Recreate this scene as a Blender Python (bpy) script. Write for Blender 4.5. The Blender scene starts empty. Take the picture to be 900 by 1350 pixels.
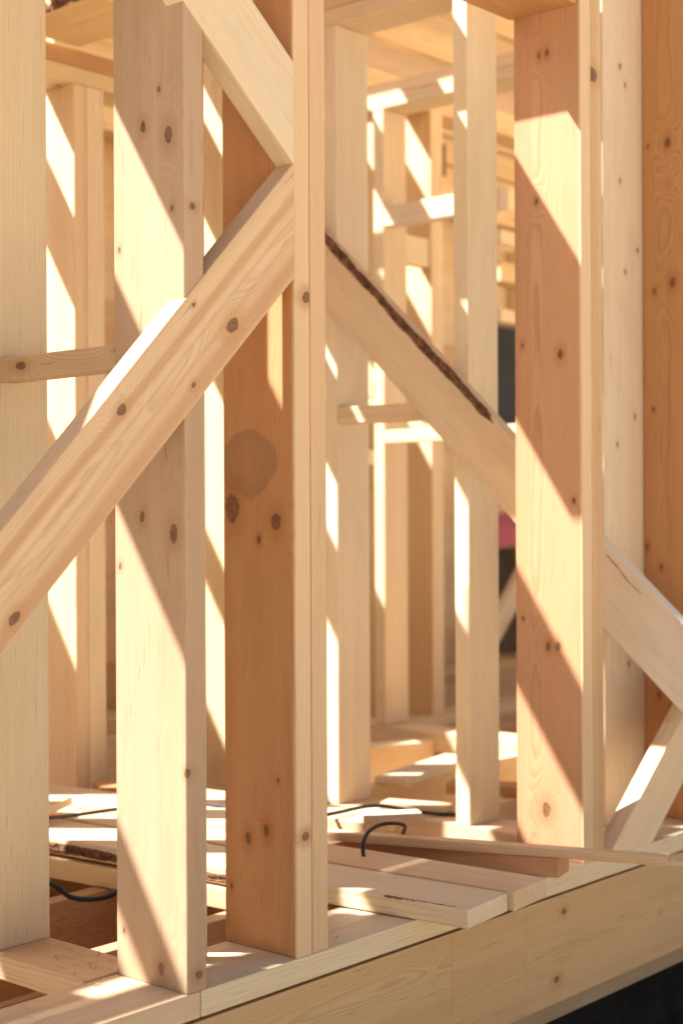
import bpy, bmesh, math, random
from mathutils import Vector, Matrix
random.seed(7)
D = bpy.data
scene = bpy.context.scene
COL = scene.collection

# ------------------------------------------------------------------ materials
def nt_new(name):
    m = D.materials.new(name); m.use_nodes = True
    nt = m.node_tree; nt.nodes.clear()
    out = nt.nodes.new('ShaderNodeOutputMaterial')
    b = nt.nodes.new('ShaderNodeBsdfPrincipled')
    nt.links.new(b.outputs[0], out.inputs[0])
    return m, nt, b

class G:
    """small helper to chain math nodes"""
    def __init__(s, nt): s.nt = nt
    def n(s, t, **k):
        x = s.nt.nodes.new(t)
        for a, v in k.items(): setattr(x, a, v)
        return x
    def put(s, sock, v):
        if hasattr(v, 'is_output'): s.nt.links.new(v, sock)
        else: sock.default_value = v
    def m(s, op, a, b=None, c=None, clamp=False):
        x = s.n('ShaderNodeMath', operation=op, use_clamp=clamp)
        s.put(x.inputs[0], a)
        if b is not None: s.put(x.inputs[1], b)
        if c is not None: s.put(x.inputs[2], c)
        return x.outputs[0]
    def v(s, op, a, b=None, out=0):
        x = s.n('ShaderNodeVectorMath', operation=op)
        s.put(x.inputs[0], a)
        if b is not None: s.put(x.inputs[1], b)
        return x.outputs[out]
    def noise(s, vec, scale, detail=2.0, rough=0.5, dist=0.0):
        x = s.n('ShaderNodeTexNoise'); s.put(x.inputs['Vector'], vec)
        x.inputs['Scale'].default_value = scale; x.inputs['Detail'].default_value = detail
        x.inputs['Roughness'].default_value = rough; x.inputs['Distortion'].default_value = dist
        return x.outputs['Fac']
    def mapr(s, v, a, b, c, d, smooth=True):
        x = s.n('ShaderNodeMapRange'); x.clamp = True
        if smooth: x.interpolation_type = 'SMOOTHSTEP'
        s.put(x.inputs[0], v)
        for i, q in enumerate((a, b, c, d)): s.put(x.inputs[i+1], q)
        return x.outputs[0]
    def mix(s, f, a, b, mode='MIX'):
        x = s.n('ShaderNodeMix', data_type='RGBA', blend_type=mode)
        s.put(x.inputs[0], f); s.put(x.inputs[6], a); s.put(x.inputs[7], b)
        return x.outputs[2]

def c4(c): return (c[0], c[1], c[2], 1.0)

def wood(name, early=(.74, .56, .37), late=(.60, .39, .21), ring=.0042, pith=.055, contrast=.55,
         knots=(), knot_rate=.5, stain=None, strips=0, stripes=(), sap=None, heart=0.0, tint_var=1.0, rough=.55, dirt=.32):
    """sawn softwood: object X runs along the board, Y across, Z through it"""
    m, nt, b = nt_new(name); g = G(nt)
    tc = g.n('ShaderNodeTexCoord'); oi = g.n('ShaderNodeObjectInfo')
    P = tc.outputs['Object']; rnd = oi.outputs['Random']
    rv = g.v('MULTIPLY', g.n('ShaderNodeCombineXYZ').outputs[0], (1, 1, 1))
    cx = g.n('ShaderNodeCombineXYZ')
    r2 = g.m('FRACT', g.m('MULTIPLY', rnd, 37.7)); r3 = g.m('FRACT', g.m('MULTIPLY', rnd, 91.3))
    g.put(cx.inputs[0], g.m('MULTIPLY', rnd, 23.0)); g.put(cx.inputs[1], g.m('MULTIPLY', r2, 7.0)); g.put(cx.inputs[2], g.m('MULTIPLY', r3, 5.0))
    Q = g.v('ADD', P, cx.outputs[0])                                   # decorrelated copy
    sp = g.n('ShaderNodeSeparateXYZ'); g.put(sp.inputs[0], P)
    # --- knots: random ones
    vo = g.n('ShaderNodeTexVoronoi', feature='F1'); vo.inputs['Scale'].default_value = 6.2
    g.put(vo.inputs['Vector'], g.v('MULTIPLY', Q, (.75, 1, 1)))
    vc = g.n('ShaderNodeSeparateColor'); g.put(vc.inputs[0], vo.outputs['Color'])
    kr = g.mapr(vc.outputs[0], 1 - knot_rate, 1.0, 0.0, .055, False)      # radius in voronoi units
    kd = g.m('DIVIDE', vo.outputs['Distance'], g.m('ADD', kr, .0008))    # 1 = rim of the knot
    for (kx, ky, kz, r) in knots:
        d = g.v('LENGTH', g.v('MULTIPLY', g.v('SUBTRACT', P, (kx, ky, kz)), (.62/(r*.82), 1.0/(r*.82), .6/r)), out=1)
        kd = g.m('MINIMUM', kd, d)
    wob = g.m('MULTIPLY', g.m('SUBTRACT', g.noise(Q, 48, 4, .65), .5), 1.35)
    kdw = g.m('ADD', kd, wob)
    # --- growth rings
    warp = g.noise(g.v('MULTIPLY', Q, (1.1, 5, 5)), 1.0, 2)
    warp2 = g.noise(g.v('MULTIPLY', Q, (7, 22, 22)), 1.0, 2)
    swirl = g.m('MULTIPLY', g.m('POWER', 2.718, g.m('MULTIPLY', kd, -.45)), ring*13.0)
    yo = g.m('ADD', sp.outputs[1], g.m('MULTIPLY', g.m('SUBTRACT', r2, .5), .14))
    zo = g.m('ADD', sp.outputs[2], g.m('ADD', .012, g.m('MULTIPLY', r3, pith)))
    rr = g.m('SQRT', g.m('ADD', g.m('MULTIPLY', yo, yo), g.m('MULTIPLY', zo, zo)))
    rr = g.m('ADD', rr, g.m('ADD', g.m('MULTIPLY', warp, .030), g.m('ADD', g.m('MULTIPLY', warp2, .004), swirl)))
    ph = g.m('FRACT', g.m('DIVIDE', rr, ring))
    lw = g.m('MULTIPLY', g.mapr(ph, .25, .88, 0, 1), g.mapr(ph, .9, 1.0, 1, 0))   # slow rise, sharp fall
    rvar = g.noise(g.v('MULTIPLY', Q, (.6, 26, 26)), 1.0, 1)
    lw = g.m('MULTIPLY', lw, g.mapr(rvar, .3, .75, .25, 1.0))
    # fibre streaks
    fib = g.noise(g.v('MULTIPLY', Q, (5, 420, 420)), 1.0, 2, .6)
    band = g.noise(g.v('MULTIPLY', Q, (.35, 16, 16)), 1.0, 2)
    blot = g.noise(g.v('MULTIPLY', Q, (3, 9, 9)), 1.0, 3, .6)
    col = g.mix(g.m('MULTIPLY', lw, min(1, contrast*1.6)), c4(early), c4(late))
    col = g.mix(g.mapr(fib, .3, .75, 0, .44), col, c4([x*.78 for x in early]), 'MIX')
    col = g.mix(g.mapr(band, .42, .72, 0, .38), col, c4((late[0]*1.02, late[1]*.98, late[2]*.95)))
    col = g.mix(g.mapr(blot, .5, .8, 0, dirt), col, c4((early[0]*.72, early[1]*.68, early[2]*.62)))
    flk = g.noise(g.v('MULTIPLY', Q, (11, 230, 230)), 1.0, 1, .5)
    col = g.mix(g.mapr(flk, .69, .75, 0, .55), col, c4((late[0]*.62, late[1]*.52, late[2]*.42)))
    grm = g.noise(g.v('MULTIPLY', Q, (1.6, 7, 7)), 1.0, 5, .7)
    col = g.mix(g.mapr(grm, .52, .78, 0, .42), col, c4((early[0]*.66, early[1]*.60, early[2]*.55)))
    pinkn = g.noise(g.v('MULTIPLY', Q, (.8, 10, 10)), 1.0, 2)
    col = g.mix(g.mapr(pinkn, .5, .75, 0, .35), col, c4((early[0]*.96, early[1]*.84, early[2]*.78)))
    if heart > 0:
        hb = g.noise(g.v('MULTIPLY', Q, (.25, 11, 11)), 1.0, 1)
        col = g.mix(g.mapr(hb, .52, .6, 0, heart), col, c4((.44, .205, .09)))
    if sap:      # pale sapwood along one edge of a heartwood board
        sb = g.m('ADD', sp.outputs[1], g.m('MULTIPLY', g.m('SUBTRACT', g.noise(g.v('MULTIPLY', Q, (1.5, 2, 2)), 1.0, 2), .5), .006))
        pal = g.mix(g.m('MULTIPLY', lw, .5), c4((.67, .475, .285)), c4((.52, .33, .17)))
        pal = g.mix(g.mapr(fib, .3, .75, 0, .3), pal, c4((.50, .33, .18)))
        col = g.mix(g.mapr(sb, sap, sap+.005, 1, 0), col, pal)
    for (sy_, hw_, am_) in stripes:
        wv_ = g.m('ADD', sp.outputs[1], g.m('MULTIPLY', g.m('SUBTRACT', g.noise(g.v('MULTIPLY', Q, (2.2, 3, 3)), 1.0, 2), .5), .018))
        dd = g.m('ABSOLUTE', g.m('SUBTRACT', wv_, sy_))
        col = g.mix(g.mapr(dd, hw_*.3, hw_*1.25, am_, 0), col, c4((.43, .205, .085)))
    if strips:
        st = g.n('ShaderNodeTexWhiteNoise', noise_dimensions='1D')
        g.put(st.inputs['W'], g.m('FLOOR', g.m('MULTIPLY', g.m('ADD', sp.outputs[1], 5.0), 1.0/strips)))
        col = g.mix(g.m('MULTIPLY', st.outputs[0], .35), col, c4(late))
        fr = g.m('FRACT', g.m('MULTIPLY', g.m('ADD', sp.outputs[1], 5.0), 1.0/strips))
        col = g.mix(g.mapr(g.m('ABSOLUTE', g.m('SUBTRACT', fr, .5)), .485, .497, 0, .35), col, c4((.35, .22, .12)))
    if stain:
        for (sx, sy, sz, rx, ry, colr, amt) in stain:
            d = g.v('LENGTH', g.v('MULTIPLY', g.v('SUBTRACT', P, (sx, sy, sz)), (1/rx, 1/ry, 1/max(rx, ry))), out=1)
            d = g.m('ADD', d, g.m('ADD', g.m('MULTIPLY', g.m('SUBTRACT', g.noise(g.v('MULTIPLY', Q, (8, 15, 15)), 1.0, 4, .6), .5), .8), g.m('MULTIPLY', g.m('SUBTRACT', fib, .5), .3)))
            rim = g.m('MULTIPLY', g.mapr(d, .3, .97, .6, 1.0), g.mapr(d, .98, 1.07, 1, 0))
            col = g.mix(g.m('MULTIPLY', rim, amt), col, c4(colr))
    # knots: warm halo, live ones blend in, dead ones have a dark rim, ray cracks inside
    live = g.mapr(g.noise(g.v('MULTIPLY', Q, (2.3, 3, 3)), 1.0, 0), .42, .58, 0, 1)
    col = g.mix(g.mapr(kdw, .8, 3.6, .5, 0), col, c4((late[0]*.86, late[1]*.70, late[2]*.52)))
    heartk = g.mix(g.m('ADD', .5, g.m('MULTIPLY', g.m('SINE', g.m('MULTIPLY', kdw, 26.0)), .35)), c4((.27, .128, .055)), c4((.115, .048, .02)))
    col = g.mix(g.mapr(kdw, .72, 1.08, .92, 0), col, heartk)
    rimk = g.m('MULTIPLY', g.mapr(kdw, .68, .92, 0, 1), g.mapr(kdw, .96, 1.12, 1, 0))
    col = g.mix(g.m('MULTIPLY', rimk, g.m('SUBTRACT', .72, g.m('MULTIPLY', live, .66))), col, c4((.055, .028, .016)))
    crk = g.noise(g.v('MULTIPLY', Q, (40, 260, 260)), 1.0, 1)
    col = g.mix(g.m('MULTIPLY', g.mapr(kdw, .2, .9, 1, 0), g.mapr(crk, .56, .64, 0, .8)), col, c4((.035, .018, .010)))
    hs = g.n('ShaderNodeHueSaturation'); g.put(hs.inputs['Color'], col)
    g.put(hs.inputs['Value'], g.m('ADD', 1 - .07*tint_var, g.m('MULTIPLY', r2, .14*tint_var)))
    g.put(hs.inputs['Saturation'], g.m('ADD', 1 - .1*tint_var, g.m('MULTIPLY', r3, .2*tint_var)))
    g.put(hs.inputs['Hue'], g.m('ADD', .5 - .006*tint_var, g.m('MULTIPLY', rnd, .012*tint_var)))
    nt.links.new(hs.outputs[0], b.inputs['Base Color'])
    b.inputs['Roughness'].default_value = rough
    b.inputs['Specular IOR Level'].default_value = .3
    bp = g.n('ShaderNodeBump'); bp.inputs['Strength'].default_value = .35; bp.inputs['Distance'].default_value = .0014
    g.put(bp.inputs['Height'], g.m('ADD', g.m('MULTIPLY', fib, .8), g.m('ADD', g.m('MULTIPLY', lw, -.5), g.mapr(kdw, .8, 1.2, -1.0, 0))))
    nt.links.new(bp.outputs[0], b.inputs['Normal'])
    return m

def simple(name, col, rough=.6, var=.25, scale=14, spec=.3, bump=0.0):
    m, nt, b = nt_new(name); g = G(nt)
    tc = g.n('ShaderNodeTexCoord')
    n = g.noise(tc.outputs['Object'], scale, 4, .6)
    c = g.mix(g.mapr(n, .3, .7, 0, 1), c4([x*(1-var) for x in col]), c4([min(1, x*(1+var)) for x in col]))
    nt.links.new(c, b.inputs['Base Color'])
    b.inputs['Roughness'].default_value = rough; b.inputs['Specular IOR Level'].default_value = spec
    if bump:
        bp = g.n('ShaderNodeBump'); bp.inputs['Strength'].default_value = bump; bp.inputs['Distance'].default_value = .02
        g.put(bp.inputs['Height'], n); nt.links.new(bp.outputs[0], b.inputs['Normal'])
    return m

PALE = (.73, .585, .385); PALEL = (.61, .43, .24)
W_a = wood('pine_pale', PALE, PALEL, knot_rate=.45)
W_b = wood('pine_warm', (.71, .53, .315), (.57, .36, .18), knot_rate=.5, contrast=.6)
W_c = wood('pine_planed', (.75, .61, .41), (.66, .49, .29), knot_rate=.3, contrast=.4, strips=.047)
W_red = wood('pine_heartwood', (.53, .30, .15), (.40, .19, .08), knot_rate=.45, contrast=.6)
W_grey = wood('pine_weathered', (.52, .40, .27), (.40, .27, .16), knot_rate=.45, contrast=.5, dirt=.4)
BG = [W_a, W_b, W_c, W_a]
BARK = simple('bark', (.17, .085, .048), .9, .55, 60, .1, .8)
BLACKRUB = simple('black_rubber', (.012, .014, .014), .45, .2, 30, .4)
GREYRUB = simple('grey_rubber', (.10, .10, .11), .5, .2, 30, .4)

# ------------------------------------------------------------------ object helpers
def tag(o, label=None, cat=None, group=None, kind=None):
    if label: o['label'] = label
    if cat: o['category'] = cat
    if group: o['group'] = group
    if kind: o['kind'] = kind
    return o

def link_mesh(name, bm, mat, parent=None, smooth=False):
    me = D.meshes.new(name); bm.normal_update(); bm.to_mesh(me); bm.free()
    if smooth:
        for p in me.polygons: p.use_smooth = True
    o = D.objects.new(name, me); COL.objects.link(o)
    me.materials.append(mat)
    if parent: o.parent = parent
    return o

def frame(origin, X, Y):
    X = Vector(X).normalized(); Y = Vector(Y); Y = (Y - X*Y.dot(X)).normalized(); Z = X.cross(Y)
    M = Matrix((X, Y, Z)).transposed().to_4x4(); M.translation = Vector(origin)
    return M

def arris(bm, r):
    es = [e for e in bm.edges if len(e.link_faces) == 2 and e.calc_face_angle() > .6]
    bmesh.ops.bevel(bm, geom=es, offset=r, segments=2, profile=.6, affect='EDGES', clamp_overlap=True)

def beam(name, p0, p1, wide, thick, wdir, mat, r=.003, bow=0.0):
    """squared timber from p0 to p1 (centre line)"""
    p0 = Vector(p0); p1 = Vector(p1); L = (p1-p0).length
    M = frame(p0, p1-p0, wdir)
    bm = bmesh.new()
    n = 8 if bow else 1
    rings = []
    for i in range(n+1):
        x = L*i/n; dz = bow*math.sin(math.pi*i/n)
        rings.append([bm.verts.new((x, sy*wide/2, sz*thick/2+dz)) for sy, sz in ((-1, -1), (1, -1), (1, 1), (-1, 1))])
    for i in range(n):
        a, c = rings[i], rings[i+1]
        for k in range(4): bm.faces.new((a[k], a[(k+1) % 4], c[(k+1) % 4], c[k]))
    bm.faces.new(rings[0][::-1]); bm.faces.new(rings[-1])
    bmesh.ops.recalc_face_normals(bm, faces=bm.faces)
    arris(bm, min(r, thick*.15))
    o = link_mesh(name, bm, mat); o.matrix_world = M
    return o

def box(name, u, v, z, axis, mat, r=.003, bow=0.0):
    (u0, u1), (v0, v1), (z0, z1) = u, v, z
    uc, vc, zc = (u0+u1)/2, (v0+v1)/2, (z0+z1)/2
    if axis == 'z':
        return beam(name, (uc, vc, z0), (uc, vc, z1), v1-v0, u1-u0, (0, 1, 0), mat, r, bow)
    if axis == 'zu':   # upright turned flat: wide along u
        return beam(name, (uc, vc, z0), (uc, vc, z1), u1-u0, v1-v0, (1, 0, 0), mat, r, bow)
    if axis == 'u':
        if z1-z0 >= v1-v0: return beam(name, (u0, vc, zc), (u1, vc, zc), z1-z0, v1-v0, (0, 0, 1), mat, r, bow)
        return beam(name, (u0, vc, zc), (u1, vc, zc), v1-v0, z1-z0, (0, 1, 0), mat, r, bow)
    if axis == 'v':
        if z1-z0 >= u1-u0: return beam(name, (uc, v0, zc), (uc, v1, zc), z1-z0, u1-u0, (0, 0, 1), mat, r, bow)
        return beam(name, (uc, v0, zc), (uc, v1, zc), u1-u0, z1-z0, (1, 0, 0), mat, r, bow)

def prism(name, poly, plane, a, b, along, wdir, mat, r=.003):
    """outline in the (u,z) or (v,z) plane given a real thickness from a to b"""
    def P(q, t): return Vector((q[0], t, q[1])) if plane == 'uz' else Vector((t, q[0], q[1]))
    cen = sum((P(q, (a+b)/2) for q in poly), Vector())/len(poly)
    M = frame(cen, along, wdir); Mi = M.inverted()
    bm = bmesh.new()
    A = [bm.verts.new(Mi @ P(q, a)) for q in poly]; B = [bm.verts.new(Mi @ P(q, b)) for q in poly]
    n = len(poly)
    bm.faces.new(A); bm.faces.new(B[::-1])
    for i in range(n): bm.faces.new((A[i], B[i], B[(i+1) % n], A[(i+1) % n]))
    bmesh.ops.recalc_face_normals(bm, faces=bm.faces)
    arris(bm, r)
    o = link_mesh(name, bm, mat); o.matrix_world = M
    return o

def tube(name, pts, rad, mat, parent=None):
    """smooth cable through the points"""
    cu = [Vector(p) for p in pts]; path = []
    for i in range(len(cu)-1):
        p0 = cu[max(i-1, 0)]; p1 = cu[i]; p2 = cu[i+1]; p3 = cu[min(i+2, len(cu)-1)]
        for k in range(8):
            t = k/8
            path.append(.5*((2*p1)+(p2-p0)*t+(2*p0-5*p1+4*p2-p3)*t*t+(3*p1-p0-3*p2+p3)*t**3))
    path.append(cu[-1])
    bm = bmesh.new(); rings = []
    for i, p in enumerate(path):
        d = (path[min(i+1, len(path)-1)]-path[max(i-1, 0)]).normalized()
        s = d.cross(Vector((0, 0, 1)));  s = s.normalized() if s.length > 1e-3 else Vector((1, 0, 0))
        w = s.cross(d)
        rings.append([bm.verts.new(p+(s*math.cos(a)+w*math.sin(a))*rad) for a in [2*math.pi*j/10 for j in range(10)]])
    for i in range(len(rings)-1):
        for j in range(10): bm.faces.new((rings[i][j], rings[i][(j+1) % 10], rings[i+1][(j+1) % 10], rings[i+1][j]))
    bm.faces.new(rings[0][::-1]); bm.faces.new(rings[-1])
    bmesh.ops.recalc_face_normals(bm, faces=bm.faces)
    return link_mesh(name, bm, mat, parent, True)

# ------------------------------------------------------------------ camera (1.6 m above the ground, 0.86 m above the wall plate)
F = 2010.0; yaw = math.radians(41.1); roll = math.radians(.25)
CAM = Vector((-1.8613, -1.9922, .859))
fw = Vector((math.cos(yaw), math.sin(yaw), 0)); rt = Vector((math.sin(yaw), -math.cos(yaw), 0)); up = Vector((0, 0, 1))
cr = rt*math.cos(roll) - up*math.sin(roll); cu_ = rt*math.sin(roll) + up*math.cos(roll)
cam = D.cameras.new('camera'); co = D.objects.new('camera', cam); COL.objects.link(co)
Mc = Matrix((cr, cu_, -fw)).transposed().to_4x4(); Mc.translation = CAM; co.matrix_world = Mc
cam.sensor_fit = 'VERTICAL'; cam.sensor_height = 36.0; cam.lens = 36.0*F/1350.0
cam.clip_start = .05; cam.clip_end = 2000
cam.dof.use_dof = True; cam.dof.focus_distance = 2.95; cam.dof.aperture_fstop = 2.8
scene.camera = co

# ------------------------------------------------------------------ light
SUN = Vector((-.85, 1.0, 1.54)).normalized()
sl = D.lights.new('sun', 'SUN'); so = D.objects.new('sun', sl); COL.objects.link(so)
sl.energy = 5.0; sl.angle = math.radians(.53); sl.color = (1.0, .98, .945)
so.rotation_euler = SUN.to_track_quat('Z', 'Y').to_euler(); so.location = (-3, 4, 8)
w = D.worlds.new('World'); scene.world = w; w.use_nodes = True
nt = w.node_tree; nt.nodes.clear()
wo = nt.nodes.new('ShaderNodeOutputWorld'); bg = nt.nodes.new('ShaderNodeBackground'); sk = nt.nodes.new('ShaderNodeTexSky')
sk.sky_type = 'NISHITA'; sk.sun_disc = False
sk.sun_elevation = math.asin(SUN.z); sk.sun_rotation = math.atan2(SUN.x, SUN.y)
sk.air_density = 1.0; sk.dust_density = 4.0; sk.ozone_density = .6; sk.altitude = 100
bg.inputs[1].default_value = .05
nt.links.new(sk.outputs[0], bg.inputs[0]); nt.links.new(bg.outputs[0], wo.inputs[0])
vs = scene.view_settings
vs.view_transform = 'Standard'; vs.look = 'None'; vs.gamma = 1; vs.exposure = 1.9

# ------------------------------------------------------------------ the setting
def sheet(name, u0, u1, v0, v1, z, mat, n=1):
    bm = bmesh.new()
    bmesh.ops.create_grid(bm, x_segments=n, y_segments=n, size=.5)
    for q in bm.verts: q.co = Vector((u0+(q.co.x+.5)*(u1-u0), v0+(q.co.y+.5)*(v1-v0), z))
    return tag(link_mesh(name, bm, mat), kind='structure')
SAND = simple('sandy_ground', (.58, .47, .335), .95, .2, 1.5, .1, .4)
SOIL = simple('dark_soil', (.016, .013, .011), .95, .6, 14, .1, 1.0)
sheet('ground', -400, 400, -400, 400, -.76, SAND)
bm = bmesh.new()                                       # strip of dark soil thrown up along the foundation
bmesh.ops.create_grid(bm, x_segments=120, y_segments=24, size=.5)
for q in bm.verts:
    x, y = q.co.x, q.co.y
    h = .10*(y+.5) + random.uniform(-.012, .012) if -.49 < y else 0.0
    q.co = Vector((-3+(x+.5)*11, -1.5+(y+.5)*1.55, -.752+h))
tag(link_mesh('soil', bm, SOIL), kind='structure')

# ------------------------------------------------------------------ front wall, foundation and rim
MEMB = simple('bitumen', (.016, .015, .014), .9, .3, 9, .05, .5)
o = box('foundation_wall', (-4, 9), (.05, .25), (-.80, -.352), 'u', MEMB, .004)
tag(o, 'black coated foundation wall in shadow under the lowest sill timber', 'foundation')
M_rim1 = wood('rim_left', (.61, .40, .20), (.49, .295, .125), knot_rate=.4, contrast=.5, ring=.0035, tint_var=0)
M_rim2 = wood('rim_right', (.61, .40, .20), (.49, .295, .125), knot_rate=.25, contrast=.6, ring=.0033, tint_var=0,
              knots=[(.16, .085, .022, .008), (.13, -.07, .022, .010)])
uc1, uc2 = .78, 1.06
for (a, b_, m_, lab) in ((-4, uc1-.0002, M_rim1, 'long rim board with a pale paint smudge, below the post made of two studs'),
                         (uc1+.0002, uc2-.0002, M_rim1, 'short rim board section between two upright joints, below the loose planks'),
                         (uc2+.0002, 9, M_rim2, 'long rim board at the lower right, above the greyer sill and the dark soil')):
    o = box('rim_board', (a, b_), (0, .048), (-.305, -.0535), 'u', m_, .0005)
    tag(o, lab, 'rim board', 'rim boards along the front of the floor frame')
o = box('sill_timber', (-4, 9), (.012, .16), (-.350, -.3065), 'u', wood('sill_wood', (.40, .285, .165), (.30, .20, .11), knot_rate=.4, dirt=.4), .003)
tag(o, 'greyish weathered sill timber under the rim boards on the black foundation', 'sill')
for (a, b_, lab) in ((-4, .0325, 'left length of the bottom plate, ending at a butt joint below the foremost stud'),
                     (.0345, 9, 'right length of the bottom plate, running under the doubled post and the loose planks')):
    o = box('bottom_plate', (a, b_), (0, .195), (-.048, 0), 'u', W_b if a < -1 else W_a, .003)
    tag(o, lab, 'plate', 'bottom plates of the front wall')

def vk(pts, vc, th, base=0.0, r=.012):
    """knots on the -u face of an upright: (v, z[, radius]) -> local"""
    return [(p[1]-base, p[0]-vc, th/2, p[2] if len(p) > 2 else r) for p in pts]
def uk(pts, uc, wid, r=.008):
    """knots on the front (-v) edge of an upright: (u, z) -> local"""
    return [(p[1], -wid/2, uc*1.0-p[0], p[2] if len(p) > 2 else r) for p in pts]

TOP = 2.95
# foremost stud
M_st = wood('stud_greyish', (.475, .328, .21), (.375, .235, .135), ring=.0038, contrast=.45, knot_rate=.22, tint_var=.3,
            knots=vk([(.174, 1.346, .005), (.107, 1.565, .008), (.040, 1.539, .012), (.031, 1.405, .005), (.064, 1.624, .004), (.114, .852, .008),
                      (.030, .821, .012), (.175, .76, .005), (.068, .035, .010), (.169, .085, .004)], .095, .048)
            + uk([(.021, 1.407, .004), (.028, .031, .006), (.0, .395, .006)], .024, .19))
o = box('stud', (0, .048), (0, .19), (0, TOP), 'z', M_st, .003)
tag(o, 'foremost greyish stud with a sunlit wide face, crossed by the long brace', 'stud', 'upright studs of the front wall')
o = box('batten', (.126, .186), (.142, .152), (.0, TOP), 'zu', W_b, .002)
tag(o, 'thin upright batten tucked just behind the foremost stud, right of its edge', 'batten')
# doubled post
M_p1 = wood('post_red', (.55, .29, .13), (.42, .185, .07), ring=.0040, contrast=.5, knot_rate=.12, tint_var=.2, sap=-.0945,
            knots=vk([(.052, .840, .013), (.098, .806, .006), (.172, .868, .022), (.049, .338, .004), (.081, .237, .010), (.131, .215, .010), (.178, .113, .005),
                      (.085, 1.30, .014)], .0985, .044)
            + uk([(.324, 1.274, .008), (.313, .2315, .007)], .309, .197),
            stain=[(.955, .026, .022, .062, .078, (.27, .155, .08), .62)])
o = box('stud', (.2872, .3305), (0, .195), (0, TOP), 'z', M_p1, .0025)
tag(o, 'reddish stud with a grey stain and big knot, left half of the doubled post', 'stud', 'upright studs of the front wall')
o = box('stud', (.3335, .379), (.001, .195), (0, TOP), 'z', wood('post_right', (.66, .46, .265), (.53, .33, .165), knot_rate=.15, contrast=.35, tint_var=.2), .003)
tag(o, 'plain pale stud forming the right half of the doubled post, behind a dark seam', 'stud', 'upright studs of the front wall')
# right doubled stud
M_r1 = wood('stud_right', (.54, .30, .16), (.40, .185, .085), ring=.0045, contrast=.5, knot_rate=.1, tint_var=.2, sap=-.0945,
            knots=vk([(.061, 1.244, .010), (.130, 1.627, .006), (.10, .525, .008), (.071, .527, .008), (.097, 1.99, .007), (.119, 1.988, .006), (.024, .884, .005), (.173, 1.274, .006),
                      (.174, .591, .004), (.107, .12, .013)], .0975, .046))
o = box('stud', (1.310, 1.3555), (0, .195), (0, TOP), 'z', M_r1, .0025)
tag(o, 'stud with two large sunlit patches on its orange wide face, right of the open bay', 'stud', 'upright studs of the front wall')
M_r2 = wood('stud_right_edge', (.62, .43, .23), (.48, .28, .125), knot_rate=.1, tint_var=.2, knots=uk([(1.3675, 1.93, .012)], 1.382, .194), heart=.3)
o = box('stud', (1.3575, 1.405), (.001, .195), (0, TOP), 'z', M_r2, .0025)
tag(o, 'narrow pale stud with one oval knot near its top, against the patched stud', 'stud', 'upright studs of the front wall')
# flat stud and far orange stud
M_c = wood('stud_flat', (.74, .60, .43), (.65, .49, .32), knot_rate=.08, contrast=.35, tint_var=.2,
           knots=[(z, (u-1.598)*1.07, .024, .006) for u, z in ((1.582, 2.09), (1.608, 2.044), (1.58, 1.771), (1.666, 1.59), (1.604, 1.523), (1.65, 1.124), (1.562, 1.043), (1.614, .432))]
           + [(z, (u-1.598)*1.07, -.024, .006) for u, z in ((1.582, 2.09), (1.608, 2.044), (1.58, 1.771), (1.666, 1.59), (1.604, 1.523), (1.65, 1.124), (1.562, 1.043), (1.614, .432))])
o = box('stud', (1.738, 1.956), (.199, .247), (0, TOP), 'zu', M_c, .0025)
tag(o, 'pale stud turned flat to the viewer, between the patched stud and the orange stud', 'stud', 'upright studs of the front wall')
M_o = wood('stud_orange', (.54, .285, .125), (.40, .175, .07), ring=.0045, contrast=.65, knot_rate=.1, tint_var=.2,
           knots=vk([(.1025, 1.495, .012), (.117, 1.886, .010), (.16, 1.475, .006), (.179, 1.885, .004), (.142, .702, .006), (.164, 1.143, .005), (.151, .344, .008), (.186, .759, .007)], .0975, .048))
o = box('stud', (1.945, 1.993), (0, .195), (0, TOP), 'z', M_o, .0025)
tag(o, 'knotty orange stud cut by the right edge of the picture', 'stud', 'upright studs of the front wall')
# header
o = box('header', (.381, 1.3085), (.008, .205), (2.092, 2.14), 'u', W_red, .003)
tag(o, 'reddish header whose underside meets the patched stud at the top right', 'header')

# braces of the front wall
pl = [(-.95, .0989), (.2862, 1.3090), (.2862, 1.5316), (-.95, .268)]
cen = Vector((sum(p[0] for p in pl)/4, .021, sum(p[1] for p in pl)/4))
Mi = frame(cen, (1, 0, 1.0), (0, 0, 1)).inverted()
kl = []
for (u_, z_, r_) in ((.117, 1.203, .014), (-.149, 1.034, .009), (-.3735, .692, .010), (.020, 1.2306, .004), (.019, 1.087, .005)):
    q = Mi @ Vector((u_, -.003, z_)); kl.append((q.x, q.y, q.z, r_))
M_b1 = wood('brace_striped', (.66, .47, .285), (.54, .335, .175), ring=.004, contrast=.5, knot_rate=.04, tint_var=.2, heart=.15, knots=kl,
            stripes=[(.030, .012, .55), (-.058, .018, .5), (.004, .004, .25), (-.022, .006, .2)])
o = prism('brace', pl, 'uz', -.003, .045, (1, 0, 1.0), (0, 0, 1), M_b1, .003)
tag(o, 'long diagonal brace with dark knots and a reddish stripe, rising to the doubled post', 'brace', 'diagonal braces of the front wall')
pl = [(-.75, 2.409), (.2862, 1.5255), (.2862, 1.7225), (-.75, 2.56)]
o = prism('brace', pl, 'uz', -.003, .045, (1, 0, -.83), (0, 0, 1), W_a, .003)
tag(o, 'diagonal brace coming down from the top edge to the doubled post, underside in shade', 'brace', 'diagonal braces of the front wall')
pl = [(1.421, .0), (1.634, .0), (2.7, .868), (2.7, 1.056)]
o = prism('brace', pl, 'uz', -.003, .045, (1, 0, .82), (0, 0, 1), W_b, .003)
tag(o, 'diagonal brace standing on the bottom plate at the lower right, sunlit on its upper side', 'brace', 'diagonal braces of the front wall')

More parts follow.
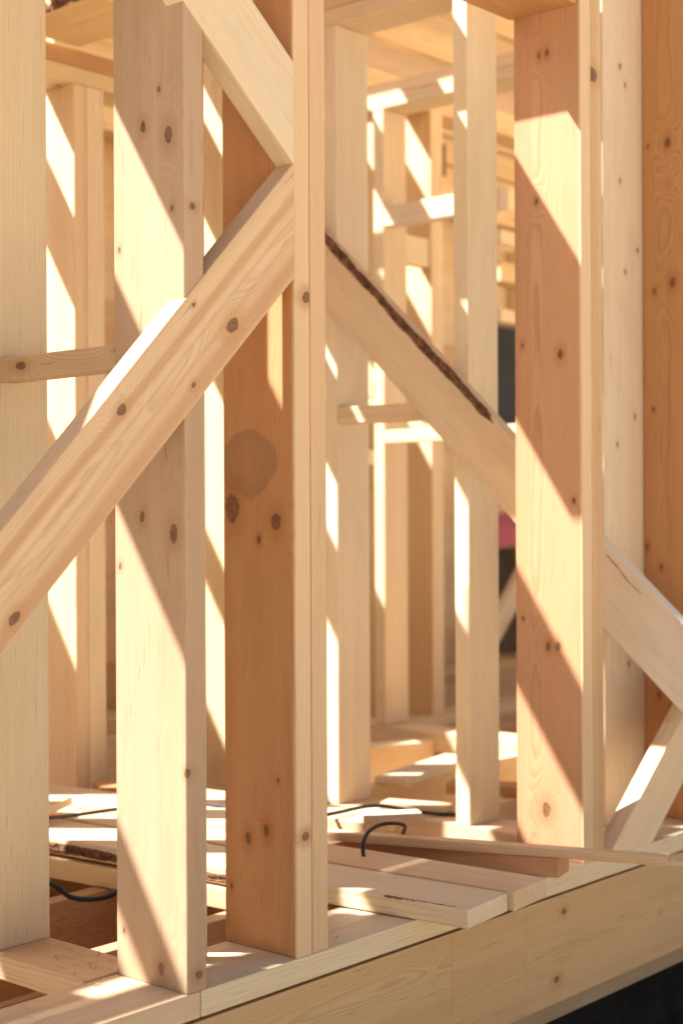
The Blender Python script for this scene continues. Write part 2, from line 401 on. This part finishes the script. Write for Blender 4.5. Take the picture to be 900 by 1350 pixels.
M_pl = wood('plank_painted_sun', (.79, .69, .55), (.71, .59, .43), knot_rate=.15, contrast=.35, dirt=.4, tint_var=.2)  # whitish colour paints in the sunlight that other timbers block here
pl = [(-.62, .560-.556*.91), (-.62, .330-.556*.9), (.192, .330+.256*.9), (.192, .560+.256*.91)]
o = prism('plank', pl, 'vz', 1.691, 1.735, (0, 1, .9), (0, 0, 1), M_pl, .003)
tag(o, 'plank whitened in colour to look sunlit, slanting down to the right past the orange stud, with a ragged crack', 'plank')
Mi = o.matrix_world.inverted(); bm = bmesh.new(); rs = random.Random(8)      # torn crack along its upper side
pts = [(.165, .742), (.145, .722), (.128, .708), (.115, .690), (.095, .668), (.085, .661), (.06, .640)]
for (a, b_) in zip(pts, pts[1:]):
    wd = rs.uniform(.0005, .0017)
    q = [bm.verts.new(Mi @ Vector(x)) for x in ((1.6895, a[0], a[1]-wd), (1.6895, a[0], a[1]+wd), (1.6895, b_[0], b_[1]+wd*.6), (1.6895, b_[0], b_[1]-wd*.6))]
    t = [bm.verts.new(Mi @ Vector(x)) for x in ((1.692, a[0], a[1]-wd), (1.692, a[0], a[1]+wd), (1.692, b_[0], b_[1]+wd*.6), (1.692, b_[0], b_[1]-wd*.6))]
    bm.faces.new(q); bm.faces.new(t[::-1])
    for k in range(4): bm.faces.new((q[k], t[k], t[(k+1) % 4], q[(k+1) % 4]))
bmesh.ops.recalc_face_normals(bm, faces=bm.faces)
link_mesh('crack', bm, BARK, o)

# long plank leaning through the room and out between the studs, waney edge on top
def zt(v): return .581+(v+.194)*.942
def zb(v): return .361+(v+.193)*.955
va, vb = .12, 1.25
M_pk = wood('plank_pale', (.67, .50, .32), (.57, .39, .23), knot_rate=.3, contrast=.35, dirt=.4)
pl = [(va, zb(va)), (vb, zb(vb)), (vb, zt(vb)), (va, zt(va))]
plank = prism('leaning_plank', pl, 'vz', 1.452, 1.496, (0, 1, .95), (0, 0, 1), M_pk, .003)
tag(plank, 'long diagonal plank with dark bark along its upper edge, right of the doubled post', 'plank')
def waney(name, parent, path, mat, hw, hh, seed, outw):
    """flaky strip of bark following a board edge: path of world points, 'outw' points out of the board"""
    rnd = random.Random(seed); bm = bmesh.new(); Mi = parent.matrix_world.inverted()
    P0, P1 = Vector(path[0]), Vector(path[1]); n = 220; rings = []
    d = (P1-P0).normalized(); ow = Vector(outw).normalized(); sd = d.cross(ow).normalized()
    w1 = w2 = .5; hts = [.5]*7
    for i in range(n+1):
        c = P0.lerp(P1, i/n); e = min(1, min(i, n-i)/9.0)
        w1 = min(1, max(0, w1+rnd.uniform(-.22, .22))); w2 = min(1, max(0, w2+rnd.uniform(-.22, .22)))
        hts = [min(1, max(0, h+rnd.uniform(-.5, .5)*.8)) for h in hts]
        row = []
        for k in range(7):
            a = -1+2*k/6; a = a*hw*(.75+.5*(w1 if a < 0 else w2))*(.3+.7*e)
            h = hh*(.35+.65*hts[k])*e*(0.15 if k in (0, 6) else 1.0)
            row.append(bm.verts.new(Mi @ (c+sd*a+ow*h)))
        row.append(bm.verts.new(Mi @ (c-ow*.004)))
        rings.append(row)
    m = 8
    for i in range(n):
        for k in range(m): bm.faces.new((rings[i][k], rings[i][(k+1) % m], rings[i+1][(k+1) % m], rings[i+1][k]))
    bm.faces.new(rings[0]); bm.faces.new(rings[-1][::-1])
    bmesh.ops.recalc_face_normals(bm, faces=bm.faces)
    return link_mesh(name, bm, mat, parent)
waney('bark_edge', plank, [(1.4525, .36, zt(.36)-.010), (1.4525, 1.2, zt(1.2)-.010)], BARK, .012, .006, 3, (-1, 0, .35))

W_n = wood('nogging_wood', (.66, .46, .26), (.52, .32, .155), knot_rate=.2, knots=[(.10, .004, -.0225, .010), (.10, .004, .0225, .010), (.33, .012, .0225, .004), (.33, .012, -.0225, .004)])
# ------------------------------------------------------------------ left inner wall (runs away from the front wall)
o = box('bottom_plate', (-.065, .078), (.205, 1.60), (-.048, 0), 'v', W_b, .004)
tag(o, 'bottom plate running back from the front wall under the wide stud at the left edge', 'plate')
M_ls = wood('stud_wide', (.74, .66, .48), (.67, .55, .36), ring=.005, contrast=.35, knot_rate=.12, strips=.036, tint_var=.2)
o = box('stud', (-.067, .076), (.485, .533), (0, 2.15), 'zu', M_ls, .003)
tag(o, 'wide cream stud at the left edge of the picture, facing the viewer', 'stud', 'upright studs of the left inner wall')
for v_ in (1.0, 1.5):
    o = box('stud', (-.067, .076), (v_, v_+.048), (0, 2.15), 'zu', W_a, .003)
    tag(o, 'stud of the left inner wall, behind the wide cream stud', 'stud', 'upright studs of the left inner wall')
o = beam('nogging', (-.036, .53, 1.1385), (.040, .194, 1.152), .047, .045, (0, 0, 1), W_n, .0015)
tag(o, 'short level nogging at the left edge, with a sunlit patch and pale underside', 'nogging')
for z_ in (2.151, 2.201):
    o = box('top_plate', (-.065, .078), (.2, 1.74), (z_, z_+.048), 'v', W_a, .003)
    tag(o, 'top plate of the left inner wall, above the top edge of the picture', 'plate', 'top plates of the left inner wall')

# ------------------------------------------------------------------ back wall of the first room
o = box('bottom_plate', (.08, 1.69), (1.6, 1.74), (-.048, 0), 'u', W_b, .003)
tag(o, 'orange bottom plate under the sunlit studs at the back of the left gap', 'plate')
BT = 2.145
for (a, b_, m_, lab) in ((1.05, 1.096, W_b, 'back wall stud with sunlit patches, in the gap right of the wide cream stud'),
                         (1.098, 1.165, W_c, 'plain cream stud fixed to the right of the sunlit back wall stud')):
    o = box('stud', (a, b_), (1.6, 1.74), (0, BT), 'z', m_, .003)
    tag(o, lab, 'stud', 'upright studs of the back wall')
o = box('nogging', (.45, 1.049), (1.62, 1.70), (.93, .978), 'u', W_b, .003)
tag(o, 'level nogging in the left gap, seen just under the short front nogging', 'nogging')
for (a, m_) in ((.20, W_a), (.62, W_b)):
    o = box('stud', (a, a+.048), (1.6, 1.74), (0, BT), 'z', m_, .003)
    tag(o, 'stud of the back wall, hidden behind the wide cream stud', 'stud', 'upright studs of the back wall')
o = box('top_plate', (.08, 1.645), (1.6, 1.742), (BT+.001, BT+.049), 'u', W_a, .003)
tag(o, 'lower top plate of the back wall at the top left, with a pale underside', 'plate')
o = box('top_plate', (.08, 1.645), (1.603, 1.742), (BT+.051, BT+.103), 'u', W_red, .003)
tag(o, 'upper top plate of the back wall at the top left, reddish with one large knot', 'plate')
o = box('plank', (.80, 1.06), (1.20, 1.585), (2.25, 2.285), 'v', W_b, .003)
tag(o, 'plank with a dark bark edge lying over the back wall at the top left', 'plank')
waney('bark_edge', o, [(.802, 1.21, 2.272), (.802, 1.57, 2.272)], BARK, .018, .005, 5, (-1, 0, .1))

# ------------------------------------------------------------------ right inner wall
MT = 2.29
o = box('bottom_plate', (1.5, 1.645), (.2, 1.6), (-.048, 0), 'v', W_b, .003)
tag(o, 'bottom plate of the right inner wall, with a sunlit patch beside the second blurred stud', 'plate')
M_sa = wood('stud_inner', (.76, .65, .455), (.68, .53, .32), knot_rate=.2, contrast=.35, strips=.05)
o = box('stud', (1.5, 1.645), (.955, 1.003), (0, MT), 'zu', M_sa, .003)
tag(o, 'pale wide stud right of the doubled post, behind the leaning plank', 'stud', 'upright studs of the right inner wall')
o = box('stud', (1.5, 1.640), (.480, .528), (0, MT), 'zu', M_sa, .003)
tag(o, 'blurred stud with sunlit slots on its narrow side, just left of the patched stud', 'stud', 'upright studs of the right inner wall')
o = box('stud', (1.5, 1.56), (1.40, 1.6), (0, MT), 'z', W_a, .003)
tag(o, 'cream stud seen through the slit between the foremost stud and the doubled post', 'stud', 'upright studs of the right inner wall')
o = box('nogging', (1.5, 1.56), (.530, .953), (1.117, 1.166), 'v', W_b, .003)
tag(o, 'nogging with a white sunlit patch, between the two studs behind the leaning plank', 'nogging')
for z_ in (MT+.001, MT+.051):
    o = box('top_plate', (1.5, 1.645), (.2, 1.74), (z_, z_+.048), 'v', W_a if z_ < MT+.02 else W_b, .003)
    tag(o, 'lower top plate of the right inner wall, wide underside right of the doubled post' if z_ < MT+.02 else
        'upper top plate of the right inner wall, at the top edge of the picture', 'plate')

# ------------------------------------------------------------------ third wall, parallel, further right
P0, P1 = 2.6, 2.74
o = box('bottom_plate', (P0, P1), (.2, 2.6), (-.03, .048), 'v', W_b, .003)
tag(o, 'bottom plate of the blurred wall between the two inner studs', 'plate')
for (v_, lab) in ((1.683, 'cream blurred stud standing in the opening between the two inner studs'),
                  (.86, 'blurred stud behind the left side of the patched stud'), (2.2, 'blurred stud behind the first pale inner stud')):
    o = box('stud', (P0, P1), (v_, v_+.048), (.049, 2.388), 'zu', W_c, .003)
    tag(o, lab, 'stud', 'upright studs of the blurred wall')
for z_ in (2.389, 2.438):
    o = box('top_plate', (P0, P1), (.2, 2.75), (z_, z_+.048), 'v', W_a, .003)
    tag(o, 'blurred top plate crossing the opening between the two inner studs, %s of the two' % ('lower' if z_ < 2.4 else 'upper'), 'plate')
o = box('nogging', (P0, P0+.06), (1.15, 1.682), (1.94, 2.018), 'v', W_a, .003)
tag(o, 'blurred nogging with a bright white sunlit face in the opening between the two inner studs', 'nogging')
o = box('nogging', (P0-.002, P0+.05), (1.732, 2.199), (1.30, 1.36), 'v', W_b, .003)
tag(o, 'blurred nogging left of the cream blurred stud, low in the opening', 'nogging')

# fourth wall, parallel to the front wall
for (a, b_, lab) in ((3.24, 3.32, 'blurred stud with a long sunlit face, right of the cream blurred stud'),
                     (3.62, 3.70, 'blurred stud just left of the stud with the sunlit slots'),
                     (2.95, 3.0, 'blurred stud partly hidden by the cream blurred stud'),
                     (4.3, 4.36, 'blurred stud right of the stud with the sunlit slots, beside the dark opening'),
                     (4.9, 4.96, 'blurred stud behind the patched stud')):
    o = box('stud', (a, b_), (1.95, 2.09), (0, 2.55), 'z', W_b if a != 2.95 else W_a, .003)
    tag(o, lab, 'stud', 'upright studs of the far cross wall')
o = box('bottom_plate', (2.75, 6.2), (1.95, 2.09), (-.048, 0), 'u', W_b, .003)
tag(o, 'blurred bottom plate under the stud with the long sunlit face', 'plate')
o = box('top_plate', (2.75, 6.2), (1.95, 2.09), (2.55, 2.65), 'u', W_b, .003)
tag(o, 'blurred beam over the far studs at the top of the opening', 'plate')

o = box('nogging', (2.96, 3.238), (1.96, 2.01), (1.89, 2.01), 'u', W_c, .003)
tag(o, 'short cream blurred nogging just under and left of the bright white one', 'nogging')
for (a, b_, z_, lab) in ((3.322, 3.618, 1.20, 'blurred nogging behind the diagonal plank, left of the stud with the sunlit slots'),
                         (3.322, 3.618, 2.20, 'blurred rail high in the opening, under the dark brown block'),
                         (2.75, 2.948, 1.05, 'blurred nogging at the left of the cream blurred stud')):
    o = box('nogging', (a, b_), (1.97, 2.02), (z_, z_+.06), 'u', W_a, .003)
    tag(o, lab, 'nogging')
o = box('nogging', (P0, P0+.05), (.91, 1.682), (1.12, 1.168), 'v', W_a, .003)
tag(o, 'blurred nogging with a sunlit top behind the leaning diagonal plank', 'nogging')

# far back walls: studs and sheathing boards
rb = random.Random(11)
for i in range(16):
    u_ = -.3+i*.42+rb.uniform(-.06, .06)
    o = box('stud', (u_, u_+.05), (3.05, 3.2), (0, 2.5), 'z', BG[i % 4], .003)
    tag(o, 'stud of the farthest blurred wall, pale pine', 'stud', 'upright studs of the farthest blurred wall')
o = box('bottom_plate', (-.6, 7), (3.05, 3.2), (-.048, 0), 'u', W_b, .003)
tag(o, 'bottom plate of the farthest blurred wall', 'plate')
o = box('top_plate', (-.6, 7), (3.05, 3.2), (2.5, 2.6), 'u', W_b, .003)
tag(o, 'top plate of the farthest blurred wall', 'plate')
for i in range(14):
    z_ = -.2+i*.2
    o = box('sheathing_board', (-.8, 7.5), (3.21, 3.235), (z_, z_+.1995), 'u', BG[i % 4], .002)
    tag(o, 'level sheathing board on the outside of the farthest blurred wall', 'board', 'sheathing boards of the farthest blurred wall')
for i in range(13):
    z_ = -.2+i*.2
    o = box('sheathing_board', (7.5, 7.525), (-.2, 3.2), (z_, z_+.1995), 'v', BG[(i+1) % 4], .002)
    tag(o, 'level sheathing board on the far right end wall', 'board', 'sheathing boards of the end wall')

# ------------------------------------------------------------------ floor frame
for (v_, lab) in ((.855, 'reddish floor joist seen low in the gap at the lower left'), (1.22, 'floor joist under the loose planks'), (.45, 'floor joist close behind the front plate')):
    o = box('floor_joist', (.082, 1.498), (v_, v_+.048), (-.246, -.05), 'u', W_red, .003)
    tag(o, lab, 'joist', 'floor joists of the first room')
for v_ in (.55, 1.0, 1.45, 2.4, 2.8):
    o = box('floor_joist', (1.65, 2.598) if v_ < 1.9 else (1.65, 7.3), (v_, v_+.048), (-.20, .02), 'u', W_b, .003)
    tag(o, 'blurred floor joist in the second room', 'joist', 'floor joists of the second room')
for i in range(9):
    v_ = .22+i*.34
    o = box('floor_board', (.09, 7.4), (v_, v_+.335), (-.30, -.275), 'u', W_b, .003)
    tag(o, 'rough board of the floor underside, below the joists', 'board', 'boards of the floor underside')

W_dark = wood('boards_dark', (.21, .125, .07), (.15, .085, .045), knot_rate=.3)  # dark so the added unseen boards bounce little light
# unseen boarded end wall outside the frame, added to cut light from the left
for i in range(13):
    z_ = -.25+i*.2
    o = box('shade_wall_board', (-1.95, -1.925), (.25, 3.2), (z_, z_+.196), 'v', W_dark, .002)
    tag(o, 'level board of the wall added to cut light, outside the left edge of the picture', 'board', 'boards of the added left end wall')
for v_ in (.3, .9, 1.5, 2.1, 2.7):
    o = box('stud', (-1.924, -1.78), (v_, v_+.048), (0, 2.3), 'zu', W_b, .003)
    tag(o, 'stud of the wall added to cut light, outside the left edge of the picture', 'stud', 'upright studs of the added left end wall')

for i in range(12):  # unseen front boards, added to keep light out of the left bay
    z_ = 0.002+i*.2
    o = box('shade_wall_board', (-1.92, -.58), (.02, .045), (z_, z_+.1985), 'u', W_dark, .002)
    tag(o, 'level board of the front bay boarded up to cut light, outside the left edge of the picture', 'board', 'added boards of the left front bay')

# ------------------------------------------------------------------ loose planks on the plate
def loose(name, near, far, width, z0, th, mat, lab, group='loose planks stacked across the floor joists', lift=0.0, r=.003):
    """plank whose LEFT top edge runs from near to far (u,v)"""
    n = Vector((near[0], near[1], 0)); f = Vector((far[0], far[1], 0)); d = (f-n).normalized()
    s = Vector((d.y, -d.x, 0))                      # to the right, away from the viewer
    zc = z0+th/2
    o = beam(name, n+s*(width/2)+Vector((0, 0, zc)), f+s*(width/2)+Vector((0, 0, zc+lift)), width, th, s, mat, r)
    return tag(o, lab, 'plank', group)
pq = loose('plank', (.605, .30), (.465, 1.45), .15, -.047, .047, W_b, 'lowest plank of the stack, under the one with the bark edge')
p1 = loose('plank', (.664, -.128), (.49, 1.40), .172, .001, .040, W_a, 'front loose plank overhanging the bottom plate, its near end cut square', lift=.012)
p2 = loose('plank', (.840, -.121), (.675, 1.40), .152, .001, .043, W_b, 'second loose plank, lying flush against the front one, with a big round knot', lift=.010)
p3 = loose('plank', (1.152, -.03), (.86, 1.05), .085, .001, .045, W_red, 'thick reddish loose plank under the splintered lath')
p4 = loose('plank', (.86, .72), (.73, 1.55), .17, .046, .028, W_a, 'sunlit plank on top of the stack at the left, under the grey cable', lift=.004)
p5 = loose('plank', (1.20, .60), (1.08, 1.55), .16, .001, .04, W_b, 'far plank of the stack, against the right inner wall')
waney('bark_edge', p1, [(.611, .34, .019), (.497, 1.34, .030)], BARK, .011, .005, 9, (-1, -.1, .0))
waney('bark_edge', p1, [(.6655, -.10, .040), (.642, .08, .0415)], BARK, .0028, .002, 13, (-.7, -.1, .7))
# splintered lath
lath = loose('lath', (1.245, -.262), (.90, .66), .038, .047, .021, W_b, 'thin split lath with a splintered pale tip, reaching out past the patched stud', group=None, lift=.0, r=.001)
bm = bmesh.new(); Mi = lath.matrix_world.inverted(); rs = random.Random(4)
d = (Vector((1.245, -.262, 0))-Vector((.90, .66, 0))).normalized(); s = Vector((-d.y, d.x, 0))
base = Vector((1.245, -.262, .057)) + s*0
base = lath.matrix_world @ Vector((0, 0, 0))
for i in range(16):
    L = rs.uniform(.012, .045) if i else .075
    dirv = (d + s*rs.uniform(-.9, .9)*(i > 0) + Vector((0, 0, rs.uniform(-.6, .6)*(i > 0)))).normalized()
    p = base + s*rs.uniform(-.017, .017) + Vector((0, 0, rs.uniform(-.008, .008))) - d*.004
    q = p + dirv*L; wv = s*rs.uniform(.0008, .0022)*(4 if i == 0 else 1); hv = Vector((0, 0, .0012*(5 if i == 0 else 1)))
    a = [bm.verts.new(Mi @ x) for x in (p-wv-hv, p+wv-hv, p+wv+hv, p-wv+hv)]; t = bm.verts.new(Mi @ q)
    for k in range(4): bm.faces.new((a[k], a[(k+1) % 4], t))
    bm.faces.new(a[::-1])
bmesh.ops.recalc_face_normals(bm, faces=bm.faces)
link_mesh('splintered_tip', bm, W_a, lath)

# cables
o = tube('cable', [(.18, 1.15, .02), (.33, .86, .012), (.385, .80, -.030), (.44, .76, -.036), (.49, .74, -.020), (.53, .70, .012), (.62, .62, .050)], .006, BLACKRUB)
tag(o, 'black cable sagging in front of the stacked planks at the lower left', 'cable')
o = tube('cable', [(.50, 1.30, .062), (.66, 1.18, .066), (.82, 1.05, .086), (.95, .95, .084), (1.05, .80, .06)], .005, GREYRUB)
tag(o, 'grey cable lying over the sunlit planks at the left', 'cable')
o = tube('cable', [(.88, .335, .046), (.885, .34, .075), (.91, .345, .098), (.955, .345, .108), (.99, .33, .108), (1.03, .33, .095), (1.065, .365, .065), (1.09, .40, .004)], .0046, BLACKRUB)
tag(o, 'black cable looping up between the loose planks, right of the doubled post', 'cable')
o = tube('cable', [(1.05, .72, .052), (1.20, .70, .055), (1.36, .70, .050), (1.49, .66, .02), (1.56, .62, .006), (1.62, .55, .006)], .0055, BLACKRUB)
tag(o, 'thin black cable running level behind the loose planks toward the blurred stud', 'cable')

# shavings
bm = bmesh.new(); rs = random.Random(21)
for i in range(70):
    u_ = rs.uniform(-.3, 1.6); v_ = rs.uniform(.01, .19); z_ = .0012
    if rs.random() < .3: u_ = rs.uniform(-.05, .07); v_ = rs.uniform(.2, .5)
    a = rs.uniform(0, 6.3); L = rs.uniform(.004, .022); wd = rs.uniform(.0006, .002)
    dx = Vector((math.cos(a), math.sin(a), 0)); sx = Vector((-dx.y, dx.x, 0))
    pts = [Vector((u_, v_, z_))+dx*L*(k/3-.5)+sx*.06*L*math.sin(k)+Vector((0, 0, rs.uniform(0, .003))) for k in range(4)]
    vv = [(bm.verts.new(p-sx*wd), bm.verts.new(p+sx*wd), bm.verts.new(p+Vector((0, 0, .0008)))) for p in pts]
    for k in range(3):
        for j in range(3): bm.faces.new((vv[k][j], vv[k][(j+1) % 3], vv[k+1][(j+1) % 3], vv[k+1][j]))
o = link_mesh('wood_shavings', bm, W_b)
tag(o, 'small wood shavings and splinters scattered on the plates', 'shavings', kind='stuff')

# offcuts lying about
def offcut(u_, v_, z_, L, wd, th, a, mat, lab):
    d = Vector((math.cos(a), math.sin(a), 0))*L/2; c = Vector((u_, v_, z_+th/2))
    tag(beam('offcut', c-d, c+d, wd, th, (-d.y, d.x, 0), mat, .0015), lab, 'offcut', 'offcuts lying on the stacked planks')
offcut(.66, 1.24, .0765, .17, .07, .022, .5, W_a, 'pale offcut in the left gap, on the sunlit planks above the grey cable')
offcut(.90, 1.22, .060, .22, .045, .02, 2.2, W_b, 'narrow offcut crossing the sunlit planks at the back of the left gap')
offcut(1.02, 1.40, .046, .14, .09, .03, 1.1, W_red, 'reddish block at the far back of the left gap, beside the grey pipe')
offcut(1.32, .98, .0415, .28, .06, .022, .9, W_a, 'flat offcut behind the loose planks, under the first pale inner stud')
offcut(1.28, .58, .0415, .16, .05, .018, 2.5, W_c, 'small cream offcut beside the thin black cable')
offcut(1.57, .72, .001, .20, .07, .024, 1.9, W_b, 'offcut lying on the bottom plate between the two inner studs')
offcut(2.0, 1.02, .022, .5, .11, .022, .2, W_a, 'wide blurred offcut on the joists beyond the inner studs')
offcut(2.2, 1.47, .022, .45, .08, .02, -.4, W_c, 'blurred cream offcut at the far side of the second room')
offcut(1.85, .62, .022, .32, .09, .03, 2.0, W_red, 'reddish blurred offcut behind the stud with the sunlit slots')
# leaning grey pipe, tool, far odds and ends
o = tube('pipe', [(1.12, 1.50, -.04), (1.19, 1.52, .10), (1.25, 1.55, .22)], .018, GREYRUB)
tag(o, 'dark grey pipe end leaning at the back of the left gap', 'pipe')

# staircase-like lumber rack and dark opening seen in the slot left of the patched stud
DARK = simple('dark_panel', (.030, .036, .042), .7, .2, 3, .3)
o = box('dark_gap_panel', (4.02, 4.75), (2.30, 2.306), (1.28, 1.80), 'u', DARK, .001)  # dark panel stands in for the shade inside the opening
tag(o, 'dark panel painted in for the shade of an opening, behind the level boards in the slot left of the patched stud', 'dark panel')
for (z0, z1, m_, lab) in ((2.27, 2.37, W_c, 'topmost'), (2.10, 2.17, W_a, 'second'), (1.93, 2.02, W_b, 'third'), (1.74, 1.80, W_c, 'lowest')):
    o = box('level_board', (3.96, 4.29), (2.10, 2.22), (z0, z1), 'u', m_, .002)
    tag(o, '%s of the blurred level boards before the dark panel, left of the patched stud' % lab, 'board', 'level boards in the slot')
o = box('dark_sheet', (4.06, 4.75), (2.34, 2.35), (.16, .68), 'u', simple('dark_olive', (.075, .055, .032), .8, .3, 5), .001)
tag(o, 'dark olive sheet low in the slot left of the patched stud', 'sheet')
bm = bmesh.new(); rows = []
for k in range(13):
    u_ = 4.0+k*.045
    rows.append([bm.verts.new((u_, 2.26+.018*math.sin(k*1.9)+dv, z_)) for dv, z_ in ((0, .86+.01*math.sin(k)), (.006, .86+.01*math.sin(k)), (.006, .69+.02*math.sin(k*1.3)), (0, .69+.02*math.sin(k*1.3)))])
for k in range(12):
    for j in range(4): bm.faces.new((rows[k][j], rows[k][(j+1) % 4], rows[k+1][(j+1) % 4], rows[k+1][j]))
bm.faces.new(rows[0]); bm.faces.new(rows[-1][::-1]); bmesh.ops.recalc_face_normals(bm, faces=bm.faces)
o = link_mesh('cloth', bm, simple('pink_cloth', (.45, .12, .18), .8, .25, 6))
tag(o, 'crumpled pink cloth hanging in the slot just under the diagonal plank', 'cloth')
o = prism('strut', [(3.90, .26), (3.97, .19), (4.35, .58), (4.28, .65)], 'uz', 2.16, 2.2, (1, 0, 1), (0, 0, 1), W_c, .002)
tag(o, 'short pale slanted strut low in the slot left of the patched stud', 'strut')
o = box('block', (3.90, 4.10), (2.52, 2.58), (2.50, 2.655), 'u', simple('brown_wood', (.16, .075, .035), .7, .3, 8), .003)
tag(o, 'dark brown block under the joists, high in the opening between the inner studs', 'block')

# ------------------------------------------------------------------ unseen joists and battens overhead, added so their shadows stripe the studs
K = 1.54; ZB, ZT = 2.41, 2.61
def dark(qa, qb, u0, u1, mat=W_b):
    full = (ZT-ZB)+K*.048
    if qb-qa < full:
        h = .048; wv = max(.02, (qb-qa-h)/K); vmax = (ZB-qa)/K
        o = box('shade_batten', (u0, u1), (vmax-wv, vmax), (ZB, ZB+h), 'u', mat, .003)
        o.location.z += .0015*(len(D.objects) % 4)
        tag(o, 'flat ceiling batten added to cast shade, above the top edge of the picture', 'batten', 'added shade battens overhead'); return
    n = max(1, math.ceil((qb-qa)/full-.02)); st = (qb-qa-full)/max(1, n-1)
    for i in range(n):
        a = qa+i*st; vmax = (ZB-a)/K
        o = box('ceiling_joist', (u0, u1), (vmax-.048, vmax), (ZB, ZT), 'u', mat, .003)
        tag(o, 'ceiling joist added to cast shade, above the top edge of the picture', 'joist', 'added shade joists overhead')
# left bay
dark(1.325, 2.05, -2.4, -.12); dark(.585, 1.015, -2.4, -.2); dark(-.175, 0.0, -2.4, -.2)
dark(-.03, .17, -1.06, -.3); dark(.12, .33, -.97, -.3); dark(.27, .48, -.91, -.3); dark(.42, .61, -.80, -.3)
# right bay
dark(.79, 1.46, .44, .95); dark(.12, .43, -.10, .30); dark(.63, 1.165, .96, 1.30); dark(.13, .36, .50, .82); dark(-.65, -.295, .10, .42)
dark(.34, .66, .58, .92); dark(-.36, -.17, -2.4, -1.47)
dark(-1.0, -.72, .3, 1.0); dark(-1.7, -1.52, -.1, .6); dark(-2.35, -2.07, -.5, .3)
# over the loose planks, the plates and the orange stud
dark(-.65, -.27, -.97, -.05); dark(-.10, .10, -.97, -.05); dark(-.27, -.10, -.59, -.05); dark(-.27, -.10, -.97, -.74)
dark(-.30, 0.0, .12, .42); dark(-.74, -.25, -1.6, -1.12)
for i, (v0, v1, u0, u1) in enumerate(((.2, .545, 1.62, 2.5), (.55, .795, 1.37, 2.1), (.80, 1.095, 1.13, 1.86), (1.10, 1.395, .94, 1.65), (1.40, 1.78, .70, 1.4))):  # stepped unseen boards, added to shade the orange stud
    o = box('shade_board', (u0, u1), (v0, v1), (2.62, 2.645), 'u', W_b, .002)
    tag(o, 'wide board added to shade the orange stud, above the top edge of the picture', 'board', 'added shade boards overhead')
o = box('shade_block', (.99, 1.035), (.34, .62), (2.412, 2.60), 'v', W_b, .003)  # unseen piece added to cut off the sun patch high on the stud
tag(o, 'short blocking added to shade the top of the patched stud, outside the picture', 'shade_block')
# unseen dark ceiling boards, added to cut sky light into the rooms
for i in range(3):
    v0 = .0+i*.195
    o = box('shade_board', (-1.92, -.87), (v0, v0+.193), (2.62, 2.645), 'u', W_dark, .002)
    tag(o, 'dark ceiling board added to cut sky light over the left corner, outside the picture', 'board', 'added dark ceiling boards at the left')
for i in range(2):
    v0 = -.02+i*.195
    o = box('shade_board', (-.865, 2.6), (v0, v0+.193), (2.952, 2.977), 'u', W_dark, .002)
    tag(o, 'dark ceiling board added to cut sky light over the front wall, outside the picture', 'board', 'added dark ceiling boards over the front wall')
for i in range(8):
    v0 = 2.25+i*.195
    o = box('shade_board', (-1.92, -.92), (v0, v0+.193), (2.62, 2.645), 'u', W_dark, .002)
    tag(o, 'dark ceiling board added to cut sky light over the back left corner, outside the picture', 'board', 'added dark ceiling boards at the back left')
# joists of the far rooms
for i in range(9):
    v_ = .25+i*.36
    o = box('ceiling_joist', (1.9, 6.9), (v_, v_+.05), (2.66, 2.86), 'u', W_b, .003)
    tag(o, 'blurred ceiling joist over the far rooms', 'joist', 'ceiling joists of the far rooms')

for i in range(13):  # added over the joists to break up the far sun patches
    u_ = 2.0+i*.37
    o = box('shade_batten', (u_, u_+.07), (.2, 3.3), (2.862, 2.885), 'v', W_b, .002)
    tag(o, 'batten added across the ceiling joists to break up sun patches in the far rooms', 'batten', 'added battens over the far rooms')

# ------------------------------------------------------------------ render settings
scene.render.engine = 'CYCLES'
cy = scene.cycles
cy.max_bounces = 12; cy.diffuse_bounces = 8; cy.glossy_bounces = 3; cy.transmission_bounces = 2
cy.use_denoising = True
cy.caustics_reflective = False; cy.caustics_refractive = False
